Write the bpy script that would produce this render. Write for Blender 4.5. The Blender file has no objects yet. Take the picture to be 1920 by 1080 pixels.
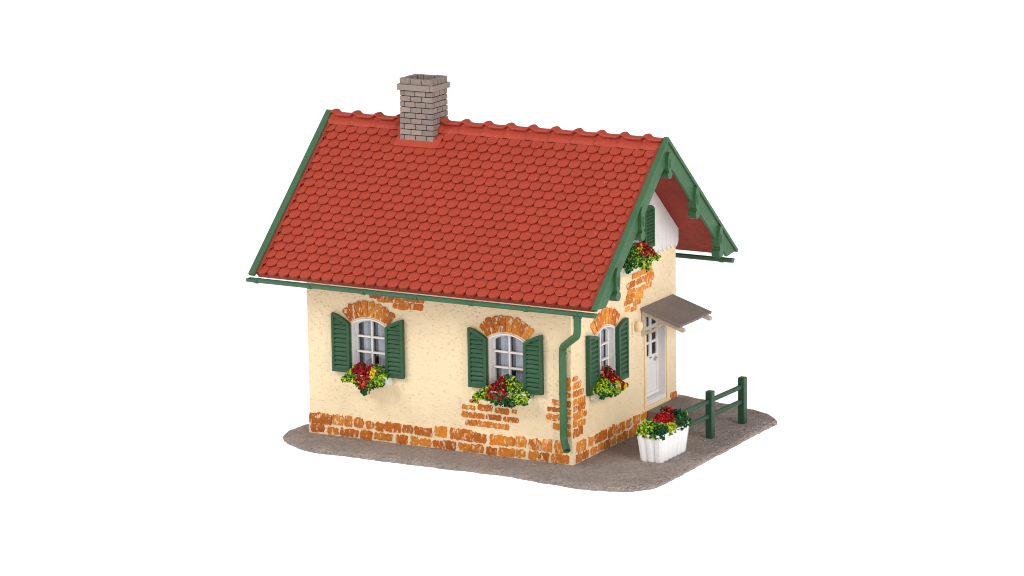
import bpy, math, random
from mathutils import Vector, Matrix
from mathutils.geometry import tessellate_polygon
random.seed(7)
S = 0.01                      # the scene is laid out in centimetres of the scale model, stored in metres
sc = bpy.context.scene
COL = sc.collection
PI = math.pi
U = random.uniform

# ------------------------------------------------------------------ materials
def lin(r, g, b):
    f = lambda c: (c/12.92 if c <= .04045 else ((c+.055)/1.055)**2.4)
    return (f(r/255), f(g/255), f(b/255), 1)

def mul(c, k): return (c[0]*k, c[1]*k, c[2]*k, 1)

class NT:
    def __init__(s, name):
        s.m = bpy.data.materials.new(name); s.m.use_nodes = True
        s.t = s.m.node_tree; s.n = s.t.nodes; s.l = s.t.links
        s.b = s.n['Principled BSDF']; s.out = s.n['Material Output']
        tc = s.n.new('ShaderNodeTexCoord'); mp = s.n.new('ShaderNodeMapping')
        mp.inputs['Scale'].default_value = (1/S,)*3
        s.l.new(tc.outputs['Object'], mp.inputs['Vector']); s.co = mp.outputs['Vector']; s.h = None
    def vec(s, scale=(1,1,1), rot=(0,0,0)):
        mp = s.n.new('ShaderNodeMapping'); mp.inputs['Scale'].default_value = scale; mp.inputs['Rotation'].default_value = rot
        s.l.new(s.co, mp.inputs['Vector']); return mp.outputs['Vector']
    def noise(s, scale, detail=3, rough=.55, vec=None):
        k = s.n.new('ShaderNodeTexNoise'); k.inputs['Scale'].default_value = scale
        k.inputs['Detail'].default_value = detail; k.inputs['Roughness'].default_value = rough
        s.l.new(vec or s.co, k.inputs['Vector']); return k.outputs['Fac']
    def voro(s, scale, vec=None):
        k = s.n.new('ShaderNodeTexVoronoi'); k.inputs['Scale'].default_value = scale
        s.l.new(vec or s.co, k.inputs['Vector']); return k.outputs['Distance']
    def ramp(s, x, a, b, lo=0., hi=1.):
        k = s.n.new('ShaderNodeMapRange'); k.inputs[1].default_value = a; k.inputs[2].default_value = b
        k.inputs[3].default_value = lo; k.inputs[4].default_value = hi
        s.l.new(x, k.inputs[0]); return k.outputs[0]
    def math(s, op, a, b):
        k = s.n.new('ShaderNodeMath'); k.operation = op
        for i, v in enumerate((a, b)):
            if isinstance(v, (int, float)): k.inputs[i].default_value = v
            else: s.l.new(v, k.inputs[i])
        return k.outputs[0]
    def mix(s, f, a, b, mode='MIX'):
        k = s.n.new('ShaderNodeMix'); k.data_type = 'RGBA'; k.blend_type = mode
        for i, v in ((0, f), (6, a), (7, b)):
            if hasattr(v, 'is_output'): s.l.new(v, k.inputs[i])
            else: k.inputs[i].default_value = v
        return k.outputs[2]
    def attr(s, name):
        k = s.n.new('ShaderNodeAttribute'); k.attribute_name = name; return k.outputs['Color']
    def bump(s, h, dist, strength=1.):
        k = s.n.new('ShaderNodeBump'); k.inputs['Distance'].default_value = dist*S; k.inputs['Strength'].default_value = strength
        s.l.new(h, k.inputs['Height'])
        if s.h is not None: s.l.new(s.h, k.inputs['Normal'])
        s.h = k.outputs['Normal']
    def done(s, col, rough=.5, spec=.35):
        if hasattr(col, 'is_output'): s.l.new(col, s.b.inputs['Base Color'])
        else: s.b.inputs['Base Color'].default_value = col
        if hasattr(rough, 'is_output'): s.l.new(rough, s.b.inputs['Roughness'])
        else: s.b.inputs['Roughness'].default_value = rough
        s.b.inputs['Specular IOR Level'].default_value = spec
        if s.h is not None: s.l.new(s.h, s.b.inputs['Normal'])
        return s.m

def plastic(name, c, rough=.5, spec=.3, grain=.012, var=.12, fleck=0):
    k = NT(name)
    v = k.ramp(k.noise(1.3, 4), .3, .7, 0, 1)
    g = k.ramp(k.noise(26, 2), .35, .7, 0, 1)
    col = k.mix(v, mul(c, 1-var), mul(c, 1+var))
    col = k.mix(k.math('MULTIPLY', g, .22), col, mul(c, 1.5))
    if fleck:
        f = k.ramp(k.noise(19, 1), fleck, fleck+.03, 0, .6)
        col = k.mix(f, col, (.8, .55, .45, 1))
    k.bump(k.noise(22, 3), grain)
    k.bump(k.noise(3, 3), grain*1.4)
    return k.done(col, k.ramp(k.noise(5, 3), .3, .7, rough-.07, rough+.1), spec)

CREAM = lin(243, 221, 184)
def stucco():
    k = NT('cream_stucco')
    v = k.ramp(k.noise(.9, 5, .6), .3, .7)
    col = k.mix(v, mul(CREAM, .95), mul(CREAM, 1.04))
    # trowelled stucco: short scratches and pits in relief only
    d1 = k.voro(1.0, k.vec((4.5, 4.5, 7.5), (.5, .7, .5)))
    k.bump(k.ramp(d1, .0, .24), .03, .8)
    d2 = k.voro(1.0, k.vec((9, 9, 6.5), (-.3, .6, .2)))
    k.bump(k.ramp(d2, .0, .22), .02, .6)
    k.bump(k.noise(5, 5, .65), .05, .7)
    k.bump(k.noise(30, 2), .012, .7)
    return k.done(col, .75, .2)

def painted_brick():
    k = NT('dry_brushed_brick_paint')
    t = k.attr('tint')
    n = k.noise(7, 4, .7)
    col = k.mix(k.ramp(n, .42, .7, 0, .5), t, mul(lin(152, 78, 26), 1))
    n3 = k.noise(4, 3, .6)
    col = k.mix(k.ramp(n3, .56, .7, 0, .6), col, lin(222, 150, 56))
    # bare cream plastic shows through the brush strokes
    n2 = k.noise(1, 3, .65, k.vec((11, 11, 6)))
    col = k.mix(k.ramp(n2, .56, .64, 0, .75), col, mul(CREAM, .95))
    k.bump(k.noise(9, 4), .04)
    return k.done(col, .7, .2)

def ground_mat():
    k = NT('grey_brown_ground')
    c = lin(200, 184, 176)
    col = k.mix(k.ramp(k.noise(.8, 5), .3, .7), mul(c, .8), mul(c, 1.14))
    col = k.mix(k.ramp(k.noise(9, 5, .75), .42, .62, 0, .7), col, mul(c, .62))
    col = k.mix(k.ramp(k.noise(17, 3, .7), .6, .72, 0, .5), col, mul(c, 1.45))
    k.bump(k.noise(1, 4, .65, k.vec((11, 3, 6), (0, 0, .3))), .34, 1.)
    k.bump(k.noise(4, 4, .7), .22, .9)
    k.bump(k.noise(30, 2), .02, .6)
    return k.done(col, .8, .15)

def attr_mat(name, rough=.6, bump=.01, spec=.2):
    k = NT(name); t = k.attr('tint')
    col = k.mix(k.ramp(k.noise(16, 3), .35, .7, 0, .35), t, (1, 1, 1, 1), 'OVERLAY')
    k.bump(k.noise(24, 3), bump)
    return k.done(col, rough, spec)

def brick_grey():
    k = NT('grey_brick'); t = k.attr('tint')
    col = k.mix(k.ramp(k.noise(14, 4, .7), .35, .7, 0, .25), t, lin(180, 164, 153))
    k.bump(k.noise(20, 4), .025)
    return k.done(col, .7, .2)

def glass_mat():
    k = NT('window_glass')
    tr = k.n.new('ShaderNodeBsdfTransparent'); tr.inputs[0].default_value = (.9, .92, .95, 1)
    gl = k.n.new('ShaderNodeBsdfGlossy'); gl.inputs['Roughness'].default_value = .08
    mx = k.n.new('ShaderNodeMixShader'); mx.inputs[0].default_value = .07
    k.l.new(tr.outputs[0], mx.inputs[1]); k.l.new(gl.outputs[0], mx.inputs[2]); k.l.new(mx.outputs[0], k.out.inputs['Surface'])
    return k.m

def curtain_mat():
    k = NT('printed_curtain')
    w = k.ramp(k.noise(1, 3, .7, k.vec((9, 9, 1.2))), .35, .68)
    col = k.mix(w, lin(172, 168, 177), lin(236, 233, 238))
    l = k.ramp(k.voro(9), .1, .5)
    col = k.mix(k.math('MULTIPLY', l, .12), col, lin(235, 232, 236))
    return k.done(col, .8, .1)

M_WALL = stucco()
M_BRICK = painted_brick()
M_GROUND = ground_mat()
M_ROOF = plastic('red_roof_plastic', lin(171, 66, 48), .55, .25, .009, .06, fleck=.75)
M_ROOF_SHADED = plastic('red_roof_plastic_shaded', lin(146, 55, 43), .6, .2, .012, .08)  # same plastic as the roof, underside shade darkened into the colour
M_GREEN = plastic('green_plastic', lin(58, 99, 65), .45, .35, .012, .16)
M_SHUT = plastic('dark_green_plastic', lin(42, 83, 54), .45, .35, .012, .12)
M_FENCE = plastic('fence_green_plastic', lin(42, 76, 55), .45, .35, .012, .12)
M_WHITE = plastic('white_plastic', lin(226, 222, 220), .5, .3, .008, .03)
M_TUB = plastic('ivory_tub_plastic', lin(240, 239, 240), .5, .3, .008, .03)
M_BOX = plastic('milky_box_plastic', lin(215, 220, 212), .4, .4, .008, .03)
M_CANOPY = plastic('grey_brown_plastic', lin(132, 121, 117), .6, .25, .012, .08)
M_CONSOLE = plastic('pale_grey_plastic', lin(196, 183, 168), .6, .2, .01, .06)
M_CREAMP = plastic('cream_plastic', lin(240, 216, 175), .55, .25, .01, .03)
M_STEP = plastic('grey_stone_plastic', lin(127, 116, 108), .7, .2, .02, .08)
M_GUTB = plastic('dark_green_gutter_plastic', lin(54, 98, 68), .45, .35, .012, .14)
M_CHIM = brick_grey()
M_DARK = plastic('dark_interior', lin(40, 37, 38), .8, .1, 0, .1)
M_MORT = plastic('mortar_grey', lin(58, 50, 46), .8, .1, .01, .1)
M_GLASS = glass_mat()
M_CURT = curtain_mat()
M_LEAF = attr_mat('flocked_leaf', .75, .02)
M_BLOOM = attr_mat('flocked_blossom', .75, .02)
M_METAL = plastic('grey_handle', lin(190, 188, 180), .4, .5, 0, .05)

# ------------------------------------------------------------------ mesh helpers
ORG = {}     # world position (cm) of each empty / part's frame
class MB:
    def __init__(s): s.v = []; s.f = []; s.c = []; s.mi = []
    def add(s, vs, fs, col=None, mi=0):
        o = len(s.v); s.v += [tuple(p) for p in vs]
        for f in fs: s.f.append(tuple(i+o for i in f)); s.c.append(col); s.mi.append(mi)
    def box(s, x0, x1, y0, y1, z0, z1, col=None, mi=0, T=None):
        vs = [(x, y, z) for z in (z0, z1) for y in (y0, y1) for x in (x0, x1)]
        if T: vs = [T(*p) for p in vs]
        s.add(vs, [(0,2,3,1),(4,5,7,6),(0,1,5,4),(2,6,7,3),(0,4,6,2),(1,3,7,5)], col, mi)
    def prism(s, pts, w0, w1, T, col=None, mi=0, taper=1.):
        """outline pts (a,b) extruded along w; T maps (a,b,w) to a point"""
        n = len(pts)
        ca = sum(p[0] for p in pts)/n; cb = sum(p[1] for p in pts)/n
        vs = [T(a, b, w0) for a, b in pts]+[T(ca+(a-ca)*taper, cb+(b-cb)*taper, w1) for a, b in pts]
        fs = [tuple(range(n)), tuple(range(2*n-1, n-1, -1))]+[(i, i+n, (i+1) % n+n, (i+1) % n) for i in range(n)]
        s.add(vs, fs, col, mi)
    def tube(s, path, r, n=12, caps=True, col=None, ell=None):
        P = [Vector(p) for p in path]; rings = []
        up = None
        for i, p in enumerate(P):
            d = ((P[min(i+1, len(P)-1)]-p).normalized()+(p-P[max(i-1, 0)]).normalized()).normalized()
            if up is None:
                up = Vector((0, 1, 0)) if abs(d.y) < .9 else Vector((1, 0, 0))
            a = (up-d*up.dot(d)).normalized(); b = d.cross(a); up = a
            rr = r[i] if isinstance(r, (list, tuple)) else r
            rings.append([p+a*math.cos(2*PI*k/n)*rr+b*math.sin(2*PI*k/n)*rr for k in range(n)])
        vs = [q for R_ in rings for q in R_]; fs = []
        for i in range(len(P)-1):
            for k in range(n):
                fs.append((i*n+k, i*n+(k+1) % n, (i+1)*n+(k+1) % n, (i+1)*n+k))
        if caps: fs += [tuple(range(n))[::-1], tuple(range((len(P)-1)*n, len(P)*n))]
        s.add(vs, fs, col)
    def build(s, name, mat, parent=None, smooth=False, bevel=0, seg=2, recalc=True, kind=None):
        me = bpy.data.meshes.new(name)
        o = ORG.get(parent.name, Vector((0, 0, 0))) if parent else Vector((0, 0, 0))
        me.from_pydata([(p[0]-o[0], p[1]-o[1], p[2]-o[2]) for p in s.v], [], s.f)
        if any(c is not None for c in s.c):
            at = me.color_attributes.new('tint', 'FLOAT_COLOR', 'CORNER')
            for p, c in zip(me.polygons, s.c):
                for li in p.loop_indices: at.data[li].color = c or (.5, .5, .5, 1)
        for m in (mat if isinstance(mat, (list, tuple)) else [mat]): me.materials.append(m)
        for p, mi in zip(me.polygons, s.mi): p.material_index = mi; p.use_smooth = smooth
        if recalc:
            import bmesh
            bm = bmesh.new(); bm.from_mesh(me); bmesh.ops.recalc_face_normals(bm, faces=bm.faces); bm.to_mesh(me); bm.free()
        ob = bpy.data.objects.new(name, me); COL.objects.link(ob)
        if parent: ob.parent = parent; ORG[ob.name] = o
        else: ORG[ob.name] = Vector((0, 0, 0))
        if kind: ob['kind'] = kind
        if bevel:
            b = ob.modifiers.new('bevel', 'BEVEL'); b.width = bevel*S; b.segments = seg; b.limit_method = 'ANGLE'; b.angle_limit = .6
            b.harden_normals = False
        if smooth == 'auto' or smooth is True:
            pass
        return ob

def thing(name, label, cat, loc=(0, 0, 0), group=None):
    o = bpy.data.objects.new(name, None); COL.objects.link(o); o.empty_display_size = .01
    o.location = loc; ORG[o.name] = Vector(loc); o['label'] = label; o['category'] = cat
    if group: o['group'] = group
    return o
def empty_part(name, parent):
    o = bpy.data.objects.new(name, None); COL.objects.link(o); o.parent = parent; ORG[o.name] = ORG[parent.name]
    return o

# frames: local (u along wall, z up, w outwards)
def TL(x0): return lambda u, z, w: (x0+u, -w, z)              # long front wall, faces -y
def TG(y0, x0=0): return lambda u, z, w: (x0+w, y0+u, z)      # gable wall, faces +x

# ------------------------------------------------------------------ dimensions (cm)
L, W = 8.5, 6.42
YR = W/2
OY = 1.11; ZE = 4.76; SL = .9084; TH = math.atan(SL); CT, ST = math.cos(TH), math.sin(TH)
ZR = ZE+SL*(YR+OY)
XL, XR = -9.48, 1.26
def roofz(y): return ZR-SL*abs(y-YR)
def RT(side):      # roof frame: x, d (up the slope from the eave), n (outward normal)
    def f(x, d, n):
        y = -OY+d*CT-n*ST; z = ZE+d*ST+n*CT
        return (x, y if side < 0 else W-y, z)
    return f
DL = (YR+OY)/CT

# ------------------------------------------------------------------ the setting: a white table top with added glow that hides shadows
k = NT('glowing_white_table')
k.b.inputs['Base Color'].default_value = (.25, .25, .25, 1); k.b.inputs['Roughness'].default_value = .9
k.b.inputs['Specular IOR Level'].default_value = 0
k.b.inputs['Emission Color'].default_value = (1, 1, 1, 1); k.b.inputs['Emission Strength'].default_value = 1.0
mb = MB(); mb.box(-260, 260, -160, 420, -2.2, -.17)
mb.build('table_top', k.m, kind='structure')

# ------------------------------------------------------------------ base plate
base = thing('base_plate', 'flat grey brown plate with rough ground texture carrying the cottage, planter and fence', 'base')
outl = [(-9.02,-.62),(-9.28,-.05),(-9.25,.95),(-9.15,2.8),(-9.2,5.0),(-9.05,7.0),(-8.3,8.3),(-6.5,8.8),(-4,8.95),(-2.2,8.85),(-1.06,8.76),
        (.3,8.48),(1.43,8.15),(2.35,7.78),(2.84,7.22),(2.87,6.9),(2.86,5.8),(2.87,4.47),(2.9,3.4),(2.9,2.34),(2.93,.95),(2.92,-.3),(2.78,-1.0),(2.4,-1.4),(1.9,-1.62),(1.1,-1.72),
        (.4,-1.66),(-.29,-1.6),(-1.2,-1.46),(-2.05,-1.45),(-3.1,-1.5),(-4.04,-1.52),(-5.41,-1.53),(-6.5,-1.49),(-7.5,-1.55),(-8.33,-1.25)]
def densify(pts, step, jit):
    out = []
    n = len(pts)
    for i in range(n):
        p0, p1, p2, p3 = [Vector(pts[(i+j-1) % n]) for j in range(4)]
        m = max(1, int((p2-p1).length/step))
        for q in range(m):
            t = q/m
            v = .5*((2*p1)+(-p0+p2)*t+(2*p0-5*p1+4*p2-p3)*t*t+(-p0+3*p1-3*p2+p3)*t**3)
            out.append((v.x+U(-jit, jit), v.y+U(-jit, jit)))
    return out
outl = [(x, y+.13 if y < -.9 else y) for x, y in outl]
o2 = densify(outl, .16, .018); n = len(o2)
cx, cy = -3.2, 3.4
mb = MB()
vs = []
for fr, z in ((0, 0), (.5, 0.0), (.9, 0.0), (.965, -.005), (.99, -.04), (1, -.1), (.998, -.165)):
    for (x, y) in o2:
        d = Vector((x-cx, y-cy)); ln = d.length
        k_ = fr if fr <= .5 else (1-(1-fr)*7/ln if fr < .95 or True else fr)
        if fr > .5: k_ = 1-(1-fr)*7/ln
        vs.append((cx+d.x*k_, cy+d.y*k_, z+(U(-.012, .012) if .9 <= fr < .999 and fr > .95 else 0)))
fs = []
for r in range(1, 7):
    for i in range(n):
        j = (i+1) % n
        if r == 1: fs.append((r*n+i, r*n+j, 0)) if False else None
        if r > 1: fs.append(((r-1)*n+i, r*n+i, r*n+j, (r-1)*n+j))
vs[0] = (cx, cy, 0)
for i in range(n): fs.append((0, n+i, n+(i+1) % n))
fs.append(tuple(range(6*n, 7*n)))
used = sorted({i for f in fs for i in f}); rm = {a: b for b, a in enumerate(used)}
mb.add([vs[i] for i in used], [tuple(rm[i] for i in f) for f in fs])
mb.build('ground_sheet', M_GROUND, base, smooth=False)
# loose clods and scratches moulded in the plate
def inside(x, y, k_=1.03):
    x = cx+(x-cx)*k_; y = cy+(y-cy)*k_*1.03; c_ = False
    for (xa, ya), (xb, yb) in zip(o2, o2[1:]+o2[:1]):
        if (ya > y) != (yb > y) and x < (xb-xa)*(y-ya)/(yb-ya)+xa: c_ = not c_
    return c_
mb = MB()
for q in range(1100):
    x = U(-9.2, 2.85); y = U(-1.6, 8.5)
    if -8.7 < x < .15 and -.15 < y < 6.6: continue
    if not inside(x, y): continue
    r = U(.012, .04); a = U(0, PI); l = r*U(1, 3.2)
    pts = [(math.cos(2*PI*i/7)*l*U(.8, 1.1), math.sin(2*PI*i/7)*r*U(.8, 1.1)) for i in range(7)]
    ca, sa = math.cos(a), math.sin(a)
    mb.prism([(x+p*ca-q2*sa, y+p*sa+q2*ca) for p, q2 in pts], -.01, U(.008, .028), lambda a_, b_, w: (a_, b_, w), taper=.5)
mb.build('grit', M_GROUND, base, smooth=False, kind='stuff')

# ------------------------------------------------------------------ the house
house = thing('model_house', 'cream scale model cottage with red tiled gable roof, green shutters and painted brick patches', 'house')

def arch_poly(w, zb, zs, zc, n=14):
    """window outline: half width w, bottom zb, springing zs, crown zc"""
    R_ = (w*w+(zc-zs)**2)/(2*(zc-zs)); c = zc-R_; a = math.asin(w/R_)
    return [(-w, zb), (w, zb)]+[(R_*math.sin(a-2*a*i/n), c+R_*math.cos(a-2*a*i/n)) for i in range(n+1)]

WIN_L = [-6.46, -2.02]; WIN_G = 2.0; WH = .57; ZB, ZS, ZC = 1.98, 3.36, 3.54
ATT = YR; AW = .84
DY0, DY1, DZ0, DZ1 = 4.47, 5.74, .68, 3.34
RW = .26
wall = None
mb = MB()
def sheet(outer, holes, T, depth, mi=0):
    loops = [[Vector((a, b, 0)) for a, b in outer]]+[[Vector((a, b, 0)) for a, b in h] for h in holes]
    flat = [p for l in loops for p in l]
    tris = tessellate_polygon(loops)
    mb.add([T(p.x, p.y, 0) for p in flat], [tuple(t) for t in tris])
    for h in holes:
        m = len(h)
        mb.add([T(a, b, 0) for a, b in h]+[T(a, b, -depth) for a, b in h], [(i, (i+1) % m, (i+1) % m+m, i+m) for i in range(m)])
zt = roofz(0)-.14
holes = [[(xc+a, b) for a, b in arch_poly(WH, ZB, ZS, ZC)] for xc in WIN_L]
sheet([(-L, 0), (0, 0), (0, zt), (-L, zt)], holes, TL(0), RW)
gout = [(0, 0), (W, 0), (W, zt), (YR, ZR-.14), (0, zt)]
holes = [[(WIN_G+a, b) for a, b in arch_poly(WH, ZB, ZS, ZC)], [(DY0, DZ0), (DY1, DZ0), (DY1, DZ1), (DY0, DZ1)],
         [(ATT+a, b) for a, b in arch_poly(AW, 5.32, 6.3, 6.62)]]
sheet(gout, holes, TG(0), RW)
sheet([(a, b) for a, b in gout], [], lambda u, z, w: (-L, u, z), RW)
sheet([(-L, 0), (0, 0), (0, zt), (-L, zt)], [], lambda u, z, w: (u, W, z), RW)
def nibs(T, n_, u1, zmax, skip):
    for q in range(n_):
        u = U(0, 1)*u1; z = U(.66, zmax(u))
        if skip(u, z): continue
        l = U(.016, .05); w_ = l*U(.35, .6); a = random.gauss(.9, .6); ca, sa = math.cos(a), math.sin(a); bend = U(-.5, .5)
        pts = []
        for i in range(7):
            p, q2 = math.cos(2*PI*i/7)*l*U(.8, 1.2), math.sin(2*PI*i/7)*w_*U(.7, 1.2); q2 += bend*p*p/l
            pts.append((u+p*ca-q2*sa, z+p*sa+q2*ca))
        mb.prism(pts, -.01, U(.004, .017), T, taper=.35)
in_w = lambda u, z, xc, e=.06: abs(u-xc) < WH+e and ZB-e < z < ZC+e
nibs(TL(-L), 3400, L, lambda u: 4.3, lambda u, z: any(in_w(u-L, z, xc) for xc in WIN_L))
nibs(TG(0), 1900, W, lambda u: 4.95, lambda u, z: in_w(u, z, WIN_G) or (DY0-.15 < u < DY1+.15 and z < DZ1+.15))
wall = mb.build('wall', M_WALL, house, recalc=False)
# dark lining box so the rooms read as dark
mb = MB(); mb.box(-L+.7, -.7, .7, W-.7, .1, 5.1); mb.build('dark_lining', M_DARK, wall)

# painted bricks ---------------------------------------------------------
def tint(light_gain=1.):  # same paint everywhere; gable bricks get their stronger light multiplied into the tint
    base_ = random.choice([lin(196, 114, 38), lin(204, 124, 42), lin(184, 100, 32), lin(208, 130, 44), lin(174, 94, 34)])
    return mul(base_, light_gain*U(.98, 1.26))
def ragged(u0, u1, z0, z1, j=.025):
    w, h = u1-u0, z1-z0
    pts = []
    nx = max(4, int(w/.055)); nz = 4
    c = min(.03, h*.15)
    for i in range(nx+1): pts.append((u0+c+(w-2*c)*i/nx, z0+U(-j, j)))
    for i in range(1, nz+1): pts.append((u1+U(-j, j)*.8, z0+c+(h-2*c)*i/nz*.999))
    for i in range(nx+1): pts.append((u1-c-(w-2*c)*i/nx, z1+U(-j, j)))
    for i in range(1, nz+1): pts.append((u0+U(-j, j)*.8, z1-c-(h-2*c)*i/nz*.999))
    return pts
def bricks(name, rects, T, parent, light_gain=1., th=.02, j=.02):
    m = MB()
    for r in rects:
        m.prism(ragged(r[0]-.014, r[1]+.014, r[2]-.008, r[3]+.008, j=j), -.02, th*U(.7, 1.2), T, tint(light_gain), taper=.975)
    return m.build(name, M_BRICK, parent)

PATCH_SILL = [(-3.22,-2.96,1.45,1.55),(-3.48,-3.07,1.25,1.36),(-2.96,-2.51,1.26,1.43),(-2.41,-1.98,1.24,1.39),(-1.88,-1.74,1.29,1.39),(-3.48,-3.29,1.02,1.17),(-3.27,-2.76,1.02,1.17),(-2.7,-2.23,1.03,1.17),(-2.15,-1.68,1.03,1.15),(-3.36,-3.01,.8,.95),(-2.99,-2.48,.8,.95),(-2.46,-1.99,.8,.94)]
PATCH_CORNER_L = [(-.19,-.03,2.32,2.48),(-.21,-.03,2.11,2.27),(-.21,-.03,1.91,2.05),(-.24,-.03,1.65,1.81),(-.22,-.03,1.43,1.58),(-.36,-.03,1.23,1.38),(-.21,-.04,1.04,1.16),(-.2,-.04,.81,1.02),(-.61,-.3,1.67,1.81),(-.76,-.3,1.48,1.59),(-.79,-.4,1.23,1.39),(-.59,-.28,.98,1.14)]
PATCH_CORNER_R = [(.07,.32,2.36,2.47),(.07,.53,2.13,2.29),(.07,.32,1.91,2.07),(.37,.67,1.9,2.05),(.07,.43,1.68,1.83),(.47,.77,1.66,1.82),(.07,.31,1.51,1.64),(.38,.76,1.47,1.66),(.06,.63,1.24,1.44),(.68,.85,1.25,1.39),(.05,.29,1.06,1.2),(.35,.75,1.02,1.18),(.05,.6,.77,.99)]
PATCH_GABLE = [(4.17,4.56,4.56,4.69),(4.61,4.92,4.51,4.65),(3.68,4.12,4.55,4.68),(4.45,5.0,4.3,4.49),(3.95,4.41,4.34,4.49),(3.35,3.84,4.31,4.47),(4.5,4.88,4.11,4.25),(3.89,4.45,4.1,4.23),(3.38,3.83,4.14,4.27),(3.29,3.79,4.01,4.12),(3.83,4.33,3.9,4.06),(3.2,3.7,3.87,3.98),(3.74,4.16,3.76,3.88),(3.22,3.52,3.68,3.81),(3.58,3.91,3.62,3.73)]
PATCH_EAVES = [(-6.42,-5.63,4.14,4.25),(-6.16,-5.67,4.07,4.12),(-5.65,-5.16,3.91,4.04),(-5.11,-4.68,3.93,4.1),(-5.59,-4.65,4.15,4.23),(-5.58,-5.14,4.07,4.12)]
PL_UP = [(-8.49,-7.77),(-7.72,-7.38),(-7.33,-7.08),(-6.99,-6.7),(-6.6,-6.37),(-6.28,-6.04),(-5.99,-5.47),(-5.4,-5.09),(-5.02,-4.45),(-4.36,-3.97),(-3.86,-3.11),(-3.08,-2.72),(-2.59,-1.99),(-1.97,-1.8),(-1.76,-1.43),(-1.34,-.97),(-.92,-.62),(-.53,-.26)]
PL_LO = [(-8.46,-8.01),(-7.91,-7.54),(-7.47,-6.88),(-6.81,-6.43),(-6.35,-5.75),(-5.62,-5.26),(-5.16,-4.9),(-4.85,-4.48),(-4.43,-4.14),(-4.1,-3.7),(-3.6,-3.24),(-3.21,-2.81),(-2.71,-2.37),(-2.3,-1.8),(-1.75,-1.47),(-1.35,-1.05),(-1.01,-.73),(-.63,-.09)]
PG_UP = [(.19,.73),(.89,1.19),(1.27,1.96),(2.06,2.47),(2.57,3.11),(3.18,3.49),(3.59,4.01),(4.11,4.4)]
PG_LO = [(.13,.49),(.52,.89),(1.02,1.35),(1.45,1.79),(1.82,2.22),(2.29,2.56),(2.6,3.28),(3.35,4.0),(4.08,4.4)]
bricks('brick_patch', PATCH_SILL, TL(0), wall)
bricks('brick_patch', PATCH_CORNER_L, TL(0), wall)
bricks('brick_patch', PATCH_CORNER_R, TG(0), wall, 1.15)
bricks('brick_patch', PATCH_GABLE, TG(0), wall, 1.35)
bricks('brick_patch', PATCH_EAVES, TL(0), wall)
PJ = .028
up = [(a, b, .34+U(-.03, .03), .6+U(-.05, .05)) for a, b in PL_UP]; lo = [(a, b, .04+U(-.02, .02), .26+U(-.02, .02)) for a, b in PL_LO]
# plinth: proud band with painted stones, butted at the corner
mb = MB()
def band(T, u0, u1, ztop):
    n_ = int((u1-u0)/.12); pts = [(u0, 0)]+[(u1, 0)]+[(u1-(u1-u0)*i/n_, ztop+U(-.03, .03)) for i in range(n_+1)]
    mb.prism(pts, -.05, .03, T)
band(TL(0), -L-.03, .03, .63); band(TG(0), .06, 4.44, .6); band(TG(0), 5.78, W+.03, .6)
mb.build('plinth', M_WALL, house, bevel=.012)
bricks('plinth_stones', up+lo, TL(0), wall, 1.0, .05, PJ)
bricks('plinth_stones', [(a, b, .32+U(-.03, .03), .56+U(-.04, .04)) for a, b in PG_UP]+[(a, b, .04, .25) for a, b in PG_LO]+[(6.0, 6.38, .5, .7)], TG(0), wall, 1.12, .05, PJ)

# windows ------------------------------------------------------------------
def loft(m, A, B, T, wa, wb):
    n_ = len(A)
    m.add([T(a, b, wa) for a, b in A]+[T(a, b, wb) for a, b in B], [(i, (i+1) % n_, (i+1) % n_+n_, i+n_) for i in range(n_)])
def ring(m, O, I, T, w0, w1):
    loft(m, O, I, T, w1, w1); loft(m, I, I, T, w1, w0); loft(m, O, O, T, w0, w1); loft(m, O, I, T, w0, w0)

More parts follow.
